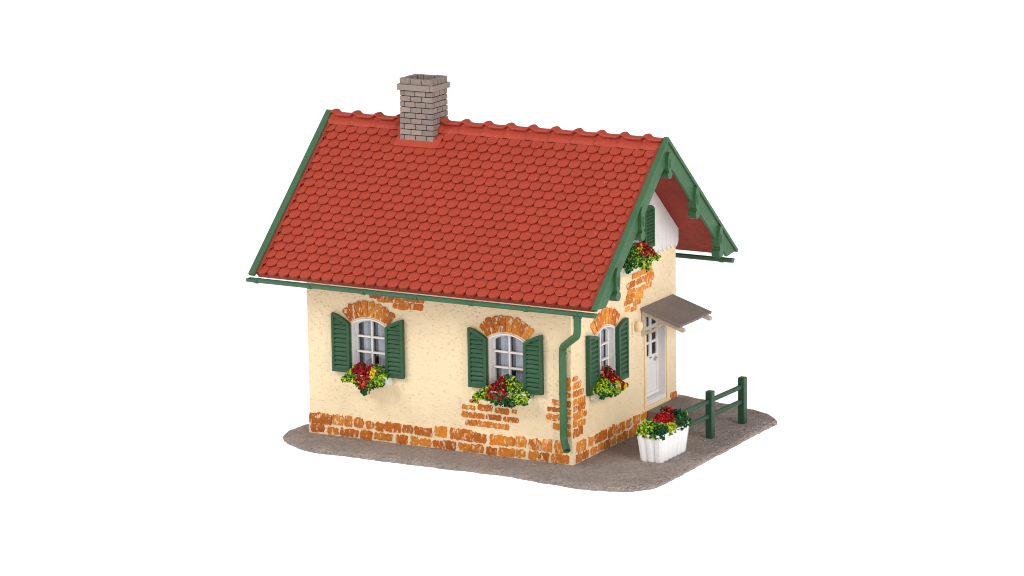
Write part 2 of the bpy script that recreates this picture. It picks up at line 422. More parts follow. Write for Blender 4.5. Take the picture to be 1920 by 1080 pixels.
def window(T, wh, zb, zs, zc, rows=3, arch=True, light_gain=1., nb=8):
    w = empty_part('window', house)
    O = arch_poly(wh-.004, zb+.004, zs-.002, zc-.004)
    th = .045
    I1 = arch_poly(wh-th, zb+th, zs-th*.3, zc-th)
    I2 = arch_poly(wh-.1, zb+.1, zs-.06, zc-.1)
    m = MB()
    ring(m, O, I1, T, -.24, .025)               # deep white lining with a slim front edge
    ring(m, I1, I2, T, -.235, -.16)             # sash frame
    # glazing bars
    hb = .026; zb_, zt_ = zb+.1, zc-.1
    m.box(-hb, hb, -.21, -.14, zb_, zt_, T=lambda a, b, c: T(a, c, b))
    for i in range(1, rows):
        z = zb_+(zs-zb_+.06)*i/rows+.0
        m.box(-wh+.08, -hb-.001, -.205, -.115, z-hb, z+hb, T=lambda a, b, c: T(a, c, b))
        m.box(hb+.001, wh-.08, -.205, -.115, z-hb, z+hb, T=lambda a, b, c: T(a, c, b))
    m.build('frame', M_WHITE, w, bevel=.006)
    p = MB(); g = arch_poly(wh-.05, zb+.05, zs-.03, zc-.05); p.prism(g, -.232, -.222, T); p.build('pane', M_GLASS, w)
    c = MB()                                      # curtains: two gathered halves with dark gaps beside them
    for u0, u1 in ((-wh+.21, -.02), (.11, wh-.07)):
        n_ = 20; vs = []
        for i in range(n_+1):
            u = u0+(u1-u0)*i/n_; ww = -.31+.018*math.sin(i*1.9)+.008*math.sin(i*4.1)
            vs += [T(u, zb+.02, ww), T(u, zc+.05, ww)]
        c.add(vs, [(2*i, 2*i+2, 2*i+3, 2*i+1) for i in range(n_)])
    c.build('curtain', M_CURT, w, smooth=True, recalc=False)
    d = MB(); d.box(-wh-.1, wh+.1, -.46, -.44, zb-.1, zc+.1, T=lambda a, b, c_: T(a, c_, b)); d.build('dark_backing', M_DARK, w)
    if arch:
        a_ = MB(); zc0 = 2.72; half = math.radians(43)
        for i in range(nb):
            a0 = -half+2*half*i/nb; a1 = -half+2*half*(i+1)/nb; g_ = .016
            pts = []
            for (fa, fr) in ((0, 0), (.33, 0), (.67, 0), (1, 0), (1, .3), (1, .7), (1, 1), (.67, 1), (.33, 1), (0, 1), (0, .7), (0, .3)):
                am = a0+(a1-a0)*(.035+.93*fa)
                s_ = abs(am)/half
                r0 = .835+.055*s_**2+.025; r1 = 1.345-.0*s_
                if fr == 0: r = r0
                elif fr == 1: r = r1+U(-.05, .02)-(.03 if fa in (0, 1) else 0)
                else: r = r0+(r1-r0)*fr
                gg = (g_ if fa == 0 else -g_ if fa == 1 else 0)
                pts.append((r*math.sin(am)+gg*.4+U(-.008, .008), zc0+r*math.cos(am)))
            a_.prism(pts, -.02, .03*U(.8, 1.2), T, tint(light_gain), taper=.985)
        a_.build('brick_arch', M_BRICK, w)
    return w
for xc in WIN_L: window(TL(xc), WH, ZB, ZS, ZC)
window(TG(WIN_G), WH, ZB, ZS, ZC, light_gain=1.3, nb=8)
window(TG(ATT), AW, 5.32, 6.3, 6.62, arch=False)

# shutters -------------------------------------------------------------------
def shutter(T, wd, zb, z_in, z_out, sgn, round_top=False):
    """hinge at u=0, opens towards sgn; the top curves up from the hinge to the free edge"""
    def top(u):
        t = u/wd
        if round_top: return z_out-.13*abs(2*t-1)**2.2
        return z_in+(z_out-z_in)*(1-(1-t)**1.6)
    def TT(u, z, w): return T(sgn*u, z, w)
    n_ = 10; us = [wd*i/n_ for i in range(n_+1)]
    w0, wb, wf = .03, .09, .15
    m = MB()
    m.prism([(0, zb), (wd, zb)]+[(u, top(u)) for u in us[::-1]], w0, wb, TT)
    st = .085
    m.prism([(0, zb), (st, zb), (st, top(st)), (0, top(0))], wb-.004, wf, TT)
    m.prism([(wd-st, zb), (wd, zb), (wd, top(wd)), (wd-st, top(wd-st))], wb-.004, wf-.001, TT)
    m.prism([(st+.001, zb), (wd-st-.001, zb), (wd-st-.001, zb+.09), (st+.001, zb+.09)], wb-.004, wf-.002, TT)
    uu = [st+.001+(wd-2*st-.002)*i/8 for i in range(9)]
    m.prism([(u, top(u)-.1) for u in uu]+[(u, top(u)) for u in uu[::-1]], wb-.004, wf-.002, TT)
    ztop = min(top(u) for u in uu)-.1; ns = 10; h = (ztop-zb-.09)/ns
    for i in range(ns+1):
        z0 = zb+.09+i*h
        z1 = z0+h*.92
        lim = (top(st)-.1, top(wd-st)-.1) if i == ns else (z1, z1)
        if i == ns:
            if max(lim)-z0 < .05: continue
            zz = [max(z0+.002, q) for q in lim]
        else: zz = [z1, z1]
        a, b = st+.004, wd-st-.004
        vs = [TT(a, z0, wb-.003), TT(b, z0, wb-.003), TT(b, z0, wf-.008), TT(a, z0, wf-.008), TT(a, z0+h*.35, wf-.01), TT(b, z0+h*.35, wf-.01),
              TT(b, zz[1], wb-.003), TT(a, zz[0], wb-.003)]
        m.add(vs, [(0,1,2,3), (3,2,5,4), (4,5,6,7), (0,3,4,7), (1,6,5,2), (0,7,6,1)])
    # hinge pins
    return m.build('shutter', M_SHUT, house, bevel=.01)
for xc in WIN_L:
    shutter(TL(xc-WH-.02), .58, 1.93, 3.36, 3.62, -1); shutter(TL(xc+WH+.02), .58, 1.93, 3.36, 3.62, 1)
shutter(TG(WIN_G-WH-.03), .58, 1.8, 3.36, 3.5, -1); shutter(TG(WIN_G+WH+.02), .58, 1.83, 3.36, 3.55, 1)

# gable boarding ---------------------------------------------------------------
def boarding(T, holes, inv=None):
    m = MB(); pw = .26; n_ = int((W-.1)/pw)+1
    y0 = YR-n_*pw/2
    for i in range(n_):
        a, b = y0+i*pw+.008, y0+(i+1)*pw-.008
        a, b = max(a, -.06), min(b, W+.06)
        ta, tb = roofz(a)-.235, roofz(b)-.235
        c = (a+b)/2; hem = 5.06
        low = [(a, hem+.1), (a+.03, hem+.02), (c-.04, hem-.02), (c, hem-.07), (c+.04, hem-.02), (b-.03, hem+.02), (b, hem+.1)]
        topm = [(c, roofz(c)-.235)] if a < YR < b else []
        segs = [(low+[(b, tb)]+topm+[(a, ta)])]
        for h0, h1, hz0, hz1 in holes:
            if a < h1 and b > h0:       # board interrupted by the opening
                segs = [[(a, hz1), (b, hz1), (b, max(tb, hz1+.01))]+topm+[(a, max(ta, hz1+.01))]]
                segs.append(low+[(b, hz0), (a, hz0)])
        for s_ in segs: m.prism(s_, .01+.0, .085, T)
    return m.build('gable_boarding', M_WHITE, house, bevel=.012)
boarding(TG(0), [(ATT-AW, ATT+AW, 5.32, 6.62)])
boarding(lambda u, z, w: (-L-w, u, z), [])
XA = .09
shutter(TG(ATT-AW-.02, XA), .6, 5.33, 6.5, 6.56, -1, True); shutter(TG(ATT+AW+.02, XA), .6, 5.33, 6.5, 6.56, 1, True)

# roof --------------------------------------------------------------------------
mb = MB()
for sd in (-1, 1):
    T = RT(sd)
    vs = [T(x, d, n_) for x in (XL, XR) for d, n_ in ((.03, -.17), (.03, -.05), (DL, -.05), (DL, -.17))]
    # the ridge: meet in the middle plane
    for b_ in (0, 4):
        x = vs[b_][0]
        vs[b_+2] = (x, YR, ZR-.05/CT); vs[b_+3] = (x, YR, ZR-.17/CT)
    mb.add(vs, [(0,1,2,3), (4,7,6,5), (0,4,5,1), (1,5,6,2), (0,3,7,4)])
    # raised margin strips beside the verge boards
    for xa, xb in ((XL, XL+.1), (XR-.09, XR)):
        mb.prism([(.05, -.06), (.05, .035), (DL-.05, .035), (DL-.05, -.06)], xa+.001, xb-.001, lambda a, b, w, T=T: T(w, a, b))
roof = mb.build('roof', M_ROOF_SHADED, house)
def tiles(sd):
    T = RT(sd); m = MB(); pitch = .3572; rise = DL/20.35; hw = pitch/2-.0115
    for r in range(19):
        d0 = r*rise
        off = -9.33-(pitch/2 if r % 2 else 0)
        for c in range(32):
            xc = off+c*pitch
            a, b = xc-hw, xc+hw
            if b < XL+.1 or a > XR-.09: continue
            n_ = 8; dn = U(-.003, .003); tl = U(-.004, .004)
            low = []
            for i in range(n_+1):
                t = -1+2*i/n_
                low.append((xc+hw*t, .118*abs(t)**2.5))
            up_ = rise+.16
            pts = low+[(b, up_), (a, up_)]
            pts = [(min(max(x, XL+.1), XR-.09), d) for x, d in pts]
            topn = lambda d:   .05-.09*d/(rise+.15)+dn
            k1 = len(pts)
            vs = [T(x, d0+d, topn(d)+tl*(x-xc)/hw) for x, d in pts]+[T(x, d0+d+(.035 if r else .012), topn(d)-(.085 if r else .11)) for x, d in pts]
            m.add(vs, [tuple(range(k1))]+[(i, i+k1, (i+1) % k1+k1, (i+1) % k1) for i in range(k1)])
    return m
for sd in (-1, 1):
    tiles(sd).build('roof_tiles', M_ROOF, roof, bevel=.005, seg=1)
# ridge capping ---------------------------------------------------------------------
mb = MB()
sec = [(.28, -.26), (.255, -.18), (.21, -.14), (.14, -.09), (.10, -.06), (.09, -.025), (.17, -.018), (.185, .01), (.165, .038), (.085, .055), (0, .06)]
sec = sec+[(-a, b) for a, b in sec[-2::-1]]
bumps = [-9.39+.724*i for i in range(15)]
nx = 300; rows_ = []
for i in range(nx+1):
    x = XL+.01+(XR-XL-.02)*i/nx
    d = min(abs(x-b) for b in bumps)
    kk = math.exp(-(d/.085)**2.4)
    sag = .005*math.cos(2*PI*d/.724)
    row = []
    for (a, b) in sec:
        upper = max(0, min(1, (b+.06)/.03))
        s_ = 1+kk*(.42 if b < -.03 else .1)*(.4 if b < -.15 else 1)
        sc_ = math.sin(2*PI*(x-bumps[0])/.724)
        wob = (.0 if b < -.3 else 0)
        row.append((x, YR+a*s_, ZR+.0+b+kk*.08*(.25+.75*upper)+sag*upper-wob*0+(-wob if b < -.3 else 0)))
    rows_.append(row)
ns = len(sec)
mb.add([p for r in rows_ for p in r], [(i*ns+j, (i+1)*ns+j, (i+1)*ns+j+1, i*ns+j+1) for i in range(nx) for j in range(ns-1)]+[tuple(range(ns)), tuple(range(nx*ns, nx*ns+ns))[::-1]])
mb.build('ridge_tiles', M_ROOF, roof, smooth=False)
# verge boards ------------------------------------------------------------------------
def verge(sd, x0, x1, n0, n1, d0, cut=None):
    T = RT(sd); m = MB()
    def pt(x, d, n_):
        p = T(x, d, n_)
        return p
    vs = []
    for x in (x0, x1):
        top_r = (x, YR, ZR+n1/CT); bot_r = (x, YR, ZR+n0/CT)
        pa = T(x, d0, n1); 
        pb = T(x, d0, n0)
        if cut:   # lower end cut level
            dd = d0+(pa[2]-pb[2])/ST*.8; pb = T(x, dd, n0)
        vs += [pa, pb, bot_r, top_r]
    m.add(vs, [(0,1,2,3), (4,7,6,5), (0,4,5,1), (1,5,6,2), (0,3,7,4), (2,6,7,3)])
    return m
for sd in (-1, 1):
    verge(sd, 1.29, 1.375, -.43, -.02, .0, True).build('verge_board', M_GREEN, roof, bevel=.015)
    verge(sd, 1.262, 1.43, -.02, .075, -.06).build('verge_cap', M_GREEN, roof, bevel=.02)
    verge(sd, -9.6, -9.52, -.43, -.02, .0, True).build('verge_board', M_GREEN, roof, bevel=.015)
    verge(sd, -9.69, -9.482, -.02, .085, -.06).build('verge_cap', M_GREEN, roof, bevel=.02)
# carved brackets on the verge boards
def bracket(y, zt_, zb_, xs, sx):
    m = MB(); h = zt_-zb_
    T = lambda a, b, w: (xs+sx*w, y+a, b)
    ol = [(.03, 1), (.09, .9), (.125, .74), (.12, .55), (.10, .34), (.065, .3), (.065, .27), (.12, .23), (.14, .17), (.13, .09), (.08, .02), (.04, 0)]
    pts = [(a, zb_+b*h) for a, b in ol]+[(-a, zb_+b*h) for a, b in ol[::-1]]
    m.prism(pts, -.16, .1, T)
    # scroll carving on the front
    for zz, rr in ((.62, .055), (.48, .045)):
        m.prism([(rr*math.cos(2*PI*i/10)+.02, zb_+zz*h+rr*1.7*math.sin(2*PI*i/10)) for i in range(10)], .09, .125, T, taper=.7)
    m.prism([(.02*math.cos(2*PI*i/8)-.07, zb_+.62*h+.2*math.sin(2*PI*i/8)) for i in range(8)], .09, .12, T, taper=.6)
    return m.build('verge_bracket', M_GREEN, roof, bevel=.018)
for xs, sx in ((1.375, 1), (-9.6, -1)):
    bracket(YR-.02, 8.36, 7.62, xs, sx)
    for yy in (1.52, W-1.52): bracket(yy, 7.12, 6.18, xs, sx)
    for yy in (.02, W-.02): bracket(yy, 5.7, 4.78, xs, sx)
# chimney -------------------------------------------------------------------------------
CX0, CX1, CY0, CY1 = -6.87, -5.78, 2.62, 3.52; CZ1 = 9.64
mb = MB(); ins = .03
GT = [lin(146, 130, 122), lin(143, 129, 121), lin(156, 142, 133), lin(147, 133, 128), lin(139, 127, 122)]
def gt(): return mul(random.choice(GT), U(.82, 1.0))
def tp(x, y, z):      # slight batter
    t = (z-8.2)/1.5*.03
    cx_, cy_ = (CX0+CX1)/2, (CY0+CY1)/2
    return (cx_+(x-cx_)*(1-t), cy_+(y-cy_)*(1-t), z)
zb0 = 7.9
mb.box(CX0+ins, CX1-ins, CY0+ins, CY1-ins, zb0, CZ1, lin(120, 108, 100), 1, T=tp)
rh = .16; nr = int((CZ1-8.06)/rh)
def course(z0, z1, x0, x1, y0, y1, odd, nxb=3, nyb=3, g=.011, th=.05):
    wx = (x1-x0)/nxb; wy = (y1-y0)/nyb
    ex = [x0+wx*i for i in range(nxb+1)] if not odd else [x0]+[x0+wx*(i+.4) for i in range(nxb)]+[x1]
    ey = [y0+wy*i for i in range(nyb+1)] if not odd else [y0]+[y0+wy*(i+.5) for i in range(nyb)]+[y1]
    for a, b in zip(ex, ex[1:]):
        for ys in ((y0, y0+th), (y1-th, y1)):
            aa = a if a == x0 else a+g; bb = b if b == x1 else b-g
            mb.box(aa, bb, ys[0]+U(-.003, .003), ys[1], z0+g, z1-g, gt(), 0, T=tp)
    for a, b in zip(ey, ey[1:]):
        aa = a+th+.002 if a == y0 else a+g; bb = b-th-.002 if b == y1 else b-g
        if bb-aa < .03: continue
        for xs in ((x0, x0+th), (x1-th, x1)):
            mb.box(xs[0]+(.0 if xs[0] == x0 else 0), xs[1]+U(-.003, .003), aa, bb, z0+g, z1-g, gt(), 0, T=tp)
for r in range(-1, nr+1):
    z1 = CZ1-r*rh-rh; z0 = z1-0
    z0 = CZ1-(r+1)*rh-rh
    course(z0+rh, z1+rh, CX0, CX1, CY0, CY1, r % 2 == 0) if r >= 0 else None
# collar
p_ = .055
mb.box(CX0-p_+.02, CX1+p_-.02-.1, CY0-p_, CY0+.06, CZ1+.01, CZ1+.17, gt()); mb.box(CX0-p_+.02, CX1+p_-.12, CY1-.06, CY1+p_, CZ1+.01, CZ1+.17, gt())
mb.box(CX1-.07, CX1+p_, CY0-p_+.03, CY1+p_-.02, CZ1+.012, CZ1+.172, gt()); mb.box(CX0-p_-.01, CX0-.0, CY0-.02, CY1+p_-.02, CZ1+.012, CZ1+.172, gt())
mb.box(CX0+.02, CX1-.08, CY0+.061, CY1-.061, CZ1+.0, CZ1+.1, lin(120, 108, 100), 1)
# rim: one course of bricks round an open flue
zr0, zr1 = CZ1+.175, CZ1+.345; wl = .13
wx = (CX1-CX0)/3
for i in range(3):
    for ys in ((CY0, CY0+wl), (CY1-wl, CY1)):
        mb.box(CX0+i*wx+(.012 if i else .02), CX0+(i+1)*wx-.012, ys[0]+.01, ys[1], zr0, zr1+U(-.01, .012), gt())
wy = (CY1-CY0-2*wl)/2
for i in range(3):
    wy = (CY1-CY0-2*wl)/3
    for xs in ((CX0+.02, CX0+wl+.02), (CX1-wl, CX1-.01)):
        mb.box(xs[0], xs[1], CY0+wl+i*wy+.008, CY0+wl+(i+1)*wy-.008, zr0, zr1+U(-.01, .012), gt())
mb.box(CX0+.04, CX1-.04, CY0+.03, CY1-.02, zr0-.01, zr0+.02, lin(120, 108, 100), 1)
mb.build('chimney', [M_CHIM, M_MORT], roof, bevel=.006, seg=1)
# flashing pad below the chimney
mb = MB(); T = RT(-1)
dc = (CY0+OY)/CT
mb.prism([(CX0-.14, dc-.17), (CX1+.14, dc-.17), (CX1+.22, dc-.05), (CX1+.22, dc+.3), (CX0-.14, dc+.3)], -.06, .052, lambda a, b, w: T(a, b, w))
mb.build('flashing', M_ROOF, roof, bevel=.015)

# gutters and downpipe -----------------------------------------------------------------
def gutter(y, x0, x1, z, mat):
    m = MB(); r = .115; n_ = 10; ri = .085
    pr = [(r*math.cos(PI+PI*i/n_), r*math.sin(PI+PI*i/n_)) for i in range(n_+1)]+[(ri*math.cos(2*PI-PI*i/n_), ri*math.sin(2*PI-PI*i/n_)) for i in range(n_+1)]
    m.prism(pr, x0, x1, lambda a, b, w: (w, y+a, z+b))
    end = [(r*.98*math.cos(PI+PI*i/n_), r*.98*math.sin(PI+PI*i/n_)-.002) for i in range(n_+1)]
    m.prism(end, x0+.003, x0+.03, lambda a, b, w: (w, y+a, z+b)); m.prism(end, x1-.03, x1-.003, lambda a, b, w: (w, y+a, z+b))
    g = m.build('gutter', mat, house)
    for x in (-9.37, -7.6, -5.85, -4.14, -2.41, -.7, .89):
        if x > x1: continue
        b = MB(); r2 = .135
        pr2 = [(r2*math.cos(PI+PI*i/n_), r2*math.sin(PI+PI*i/n_)) for i in range(n_+1)]+[(r*1.001*math.cos(2*PI-PI*i/n_), r*1.001*math.sin(2*PI-PI*i/n_)) for i in range(n_+1)]
        b.prism(pr2, x-.05, x+.05, lambda a, q, w: (w, y+a, z+q), )
        b.build('gutter_bracket', mat, g)
    return g
gutter(-1.25, -9.67, 1.42, 4.665, M_GUTB)
gutter(W+1.2, -9.67, 1.25, 4.48, M_GUTB)
def smooth_path(P, r=.16, n_=6):
    P = [Vector(p) for p in P]; out = [P[0]]
    for a, b, c in zip(P, P[1:], P[2:]):
        u = (a-b).normalized(); v = (c-b).normalized()
        rr = min(r, (a-b).length*.45, (c-b).length*.45)
        p0, p1 = b+u*rr, b+v*rr
        for i in range(n_+1):
            t = i/n_; out.append(p0*(1-t)**2+b*2*t*(1-t)+p1*t*t)
    out.append(P[-1]); return out
mb = MB()
path = smooth_path([(.86, -1.23, 4.56), (.86, -1.23, 4.02), (-.2, -.13, 3.36), (-.2, -.13, .74), (.03, -.36, .5)], .2)
mb.tube(path, .105, 16, caps=False)
e = path[-1]; dr = (path[-1]-path[-2]).normalized()
mb.tube([e, e-dr*.001, e-dr*.25], [.105, .075, .075], 16, caps=False)
mb.tube([e-dr*.26, e-dr*.24], .08, 16)
pipe = mb.build('downpipe', M_GREEN, house, smooth=True)
for pc, h_, rr in (((.86, -1.23, 4.5), .07, .13), ((-.2, -.13, 2.02), .05, .115)):
    mb = MB(); mb.tube([pc, (pc[0], pc[1], pc[2]+h_)], rr, 16); mb.build('pipe_collar', M_GREEN, pipe)

# door ------------------------------------------------------------------------------------
door = empty_part('door', house)
T = TG(0); X = lambda a, b, c: T(a, c, b)     # box(u, w, z)
mb = MB(); DX = -.2; LY0, LY1 = DY0+.05, DY1-.05
cols = [(4.82, 5.12), (5.27, 5.57)]; rws = [(2.0, 2.34), (2.42, 2.76), (2.88, 3.16)]
# leaf with real openings: stiles, rails
ue = [LY0, 4.82, 5.12, 5.27, 5.57, LY1]
mb.box(ue[0], ue[1], DX-.06, DX, .8, 3.3, T=X); mb.box(ue[2], ue[3], DX-.06, DX, 1.95, 3.3, T=X); mb.box(ue[4], ue[5], DX-.06, DX, .8, 3.3, T=X)
for a, b in cols:
    for z0, z1 in ((1.9, 2.0), (2.34, 2.42), (2.76, 2.88), (3.16, 3.3)): mb.box(a+.001, b-.001, DX-.059, DX-.001, z0, z1, T=X)
mb.box(ue[1]+.001, ue[4]-.001, DX-.06, DX-.012, .8, 1.9, T=X)
mb.box(4.9, 5.5, DX-.013, DX+.012, 1.05, 1.75, T=X)
mb.box(ue[0]+.02, ue[5]-.02, DX-.001, DX+.03, .82, .93, T=X)
mb.build('door_leaf', M_WHITE, door, bevel=.012)
mb = MB(); mb.box(LY0, LY1, DX-.05, DX-.04, 1.9, 3.3, T=X); mb.build('pane', M_GLASS, door)
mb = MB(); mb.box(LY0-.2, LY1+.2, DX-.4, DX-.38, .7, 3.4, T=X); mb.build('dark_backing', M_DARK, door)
mb = MB()
mb.box(DY0+.002, LY0-.001, DX-.08, .01, DZ0+.002, DZ1-.002, T=X); mb.box(LY1+.001, DY1-.002, DX-.08, .01, DZ0+.002, DZ1-.002, T=X)
mb.box(LY0, LY1, DX-.08, .008, 3.3, DZ1-.002, T=X); mb.box(LY0, LY1, DX-.08, .02, DZ0+.002, .8, T=X)
mb.build('door_lining', M_WHITE, door, bevel=.01)
mb = MB()
mb.box(DY1+.005, DY1+.1, .002, .045, DZ0-.02, DZ1+.1, T=X); mb.box(DY0-.1, DY0-.005, .002, .045, DZ0-.02, DZ1+.1, T=X); mb.box(DY0-.004, DY1+.004, .002, .045, DZ1+.005, DZ1+.1, T=X)
mb.box(DY0-.1, DY1+.1, .002, .06, DZ0-.14, DZ0-.022, T=X)
mb.build('door_frame', M_CREAMP, door, bevel=.012)
mb = MB(); mb.box(5.45, 5.53, DX, DX+.02, 1.78, 1.94, T=X); mb.tube([X(5.49, DX+.01, 1.88), X(5.49, DX+.07, 1.88), X(5.41, DX+.08, 1.87), X(5.34, DX+.08, 1.87)], .018, 8)
mb.build('door_handle', M_METAL, door)
# canopy ----------------------------------------------------------------------------------
cy0, cy1 = 4.15, 6.2
can = MB()
p0 = Vector((.02, 0, 3.62)); p1 = Vector((1.27, 0, 3.22)); dv = (p1-p0); nv = Vector((-dv.z, 0, dv.x)).normalized()
nb_ = 22; bw = (cy1-cy0)/nb_
for i in range(nb_):
    a, b = cy0+i*bw+.009, cy0+(i+1)*bw-.009
    ext = U(-.01, .015)
    q0 = p0; q1 = p1+dv.normalized()*ext
    vs = []
    for y in (a, b):
        for q, nn in ((q0, 0), (q1, 0), (q1, -.075), (q0, -.075)):
            vs.append((q.x+nv.x*nn, y, q.z+nv.z*nn))
    can.add(vs, [(0,1,2,3), (7,6,5,4), (0,4,5,1), (1,5,6,2), (2,6,7,3), (3,7,4,0)])
q0 = p0-nv*.02; q1 = p1-nv*.02-dv.normalized()*.02
vs = [(q.x+nv.x*nn, y, q.z+nv.z*nn) for y in (cy0+.02, cy1-.02) for q, nn in ((q0, 0), (q1, 0), (q1, -.05), (q0, -.05))]
can.add(vs, [(0,1,2,3), (7,6,5,4), (0,4,5,1), (1,5,6,2), (2,6,7,3), (3,7,4,0)])
canopy = can.build('canopy', M_CANOPY, house, bevel=.008, seg=1)
for yb in (4.28, 5.98):
    m = MB(); TB = lambda a, b, w, yb=yb: (a, yb+w, b)
    m.prism([(.01, 2.78), (.09, 2.78), (.09, 3.5), (.01, 3.52)], -.06, .06, TB)
    u = dv.normalized()
    a0 = p0-nv*.08; a1 = p1-nv*.08+u*.1
    arm = [(a0.x+.07, a0.z-.03), (a1.x, a1.z), (a1.x+.03, a1.z-.05), (a1.x, a1.z-.1), (a1.x-.06, a1.z-.11), (a0.x+.07, a0.z-.14)]
    m.prism(arm, -.055, .055, TB)
    br = []
    for i in range(9):
        t = i/8; br.append((.09+.62*t, 2.84+.38*t**1.3-.05*math.sin(PI*t)))
    br2 = [(x-.035, z+.075) for x, z in br[::-1]]
    m.prism(br+br2, -.045, .045, TB)
    m.build('canopy_bracket', M_CONSOLE, canopy, bevel=.014)
# little lamp on the wall beside the canopy
m = MB()
m.box(3.62, 3.68, 0, .05, 2.95, 3.3, T=X)
ns_ = 10
ringz = [(-.2, .02), (-.17, .1), (-.05, .15), (.06, .15), (.16, .1), (.2, .03)]
vs = []
for dz, r in [(a*.75, b*.75) for a, b in ringz]:
    for i in range(ns_): vs.append((.12+r*math.cos(2*PI*i/ns_), 3.86+r*1.1*math.sin(2*PI*i/ns_), 3.16+dz))
m.add(vs, [(r*ns_+i, r*ns_+(i+1) % ns_, (r+1)*ns_+(i+1) % ns_, (r+1)*ns_+i) for r in range(5) for i in range(ns_)]+[tuple(range(ns_))[::-1], tuple(range(5*ns_, 6*ns_))])
m.box(3.8, 3.92, 0, .06, 3.1, 3.24, T=X)
m.build('wall_lamp', M_CREAMP, house, bevel=.01)
# doorstep
m = MB(); m.prism([(.035, 4.46), (.5, 4.46), (.62, 5.8), (.56, 6.3), (.035, 6.34)], -.01, .545, lambda a, b, w: (a, b, w))
m.build('doorstep', M_STEP, house, bevel=.02)

# ------------------------------------------------------------------ plants
LIME = [lin(168, 190, 28), lin(120, 165, 30), lin(196, 200, 30), lin(88, 145, 34)]
DARKG = [lin(34, 88, 38), lin(22, 60, 30), lin(56, 118, 48), lin(34, 98, 56)]
REDS = [lin(176, 24, 34), lin(140, 16, 26), lin(200, 40, 44), lin(112, 18, 24)]
YEL = [lin(232, 196, 24), lin(216, 180, 20), lin(240, 210, 60)]
CORAL = [lin(206, 76, 40), lin(190, 60, 44)]
def flake(m, p, r, col):
    """one crumpled tuft of flock: jittered octahedron with a few spikes"""
    ax = [Vector((1,0,0)), Vector((-1,0,0)), Vector((0,1,0)), Vector((0,-1,0)), Vector((0,0,1)), Vector((0,0,-1))]
    M_ = Matrix.Rotation(U(0, 6.28), 3, 'X') @ Matrix.Rotation(U(0, 6.28), 3, 'Z')
    vs = [Vector(p)+(M_ @ a)*r*U(.35, 1.45) for a in ax]
    m.add(vs, [(0,2,4), (2,1,4), (1,3,4), (3,0,4), (2,0,5), (1,2,5), (3,1,5), (0,3,5)], col)
def plant(parent, T, hw, z0, z1, dmax, red_c, lime_c, n_=1700, droop=None, red_r=.36, yel_c=None, wmin=.05, cu=0):
    """tufts fill an uneven cushion of half width hw between z0 and z1; patches of lime, dark green and red"""
    fol, blo = MB(), MB()
    mounds = [(U(-hw*.8, hw*.8), U(.3, 1), U(.16, .28)) for _ in range(7)]
    def env(u):
        t = abs(u)/hw
        e_ = (1-t**2.6)
        bump_ = sum(math.exp(-((u-a)/c)**2)*b for a, b, c in mounds)*.07
        return z0+(z1-z0)*max(.12, e_)*(.82+.12*math.sin(u*6.3+hw*9))+bump_
    cnt = 0; tries = 0
    while cnt < n_ and tries < 30000:
        tries += 1
        u = U(-hw, hw); top_ = env(u); lowz = z0-.2-.07*math.sin(u*5+1)
        if droop: lowz = min(lowz, z0-droop[1]*math.exp(-((u-droop[0])/.26)**2)*1.25)
        f = random.random(); z = lowz+(top_-lowz)*f**.75
        # depth: fullest in the middle of the height
        t = (z-lowz)/(top_-lowz+1e-6)
        wfull = dmax*(.55+.45*math.sin(PI*min(1, .25+t*.7)))
        w = wmin+(wfull-wmin)*(1-random.random()**2) if z > z0 else wfull*U(.8, 1.05)
        if z > z0+.05: w = U(wmin, wfull)
        p = T(u+cu, z, w); r = U(.02, .05)
        best = None
        nz = math.sin(u*7.1+z*5.3+hw*3)*.5+math.sin(u*3.3-z*8.1+w*6)*.5
        isred = any(((u-a)/(red_r*s1))**2+((z-b)/(red_r*.62*s1))**2 < U(.55, 1.2) for a, b, s1 in red_c)
        islime = any(((u-a)/.36)**2+((z-b)/.28)**2 < U(.4, 1.3) for a, b in lime_c)
        isyel = yel_c and any(((u-a)/.12)**2+((z-b)/.14)**2 < U(.5, 1.2) for a, b in yel_c)
        if isyel: flake(blo, p, r, mul(random.choice(YEL), U(.8, 1.1)))
        elif isred and random.random() < .86: flake(blo, p, r, mul(random.choice(REDS if random.random() < .92 else CORAL), U(.5, 1.2)))
        elif islime and random.random() < .68: flake(fol, p, r, mul(random.choice(LIME), U(.8, 1.1)))
        else: flake(fol, p, r*1.05, mul(random.choice(DARKG), U(.35, 1.1)))
        cnt += 1
    fol.build('foliage', M_LEAF, parent, recalc=True); blo.build('blossoms', M_BLOOM, parent, recalc=True)

def trough(parent, T, hw, z0, z1, d):
    m = MB(); prof = [(.035, z1), (.035, z0+.04), (.1, z0), (d*.55, z0), (d*.85, z0+.07), (d*.97, z0+.17), (d, z1-.05), (d+.02, z1-.045), (d+.02, z1), (d-.035, z1), (d-.04, z1-.06), (.08, z1-.06), (.08, z1)]
    n_ = len(prof); N = 10; vs = []
    for i in range(N+1):
        t = -1+2*i/N; u = hw*t
        ins_ = 1-.10*abs(t)**6
        for w, z in prof: vs.append(T(u, z1+(z-z1)*ins_, .035+(w-.035)*ins_))
    fs = [(i*n_+j, i*n_+(j+1) % n_, (i+1)*n_+(j+1) % n_, (i+1)*n_+j) for i in range(N) for j in range(n_)]
    fs += [tuple(range(n_))[::-1], tuple(range(N*n_, N*n_+n_))]
    m.add(vs, fs)
    return m.build('trough', M_BOX, parent, bevel=.012)
GB = 'flower boxes hung under the windows'
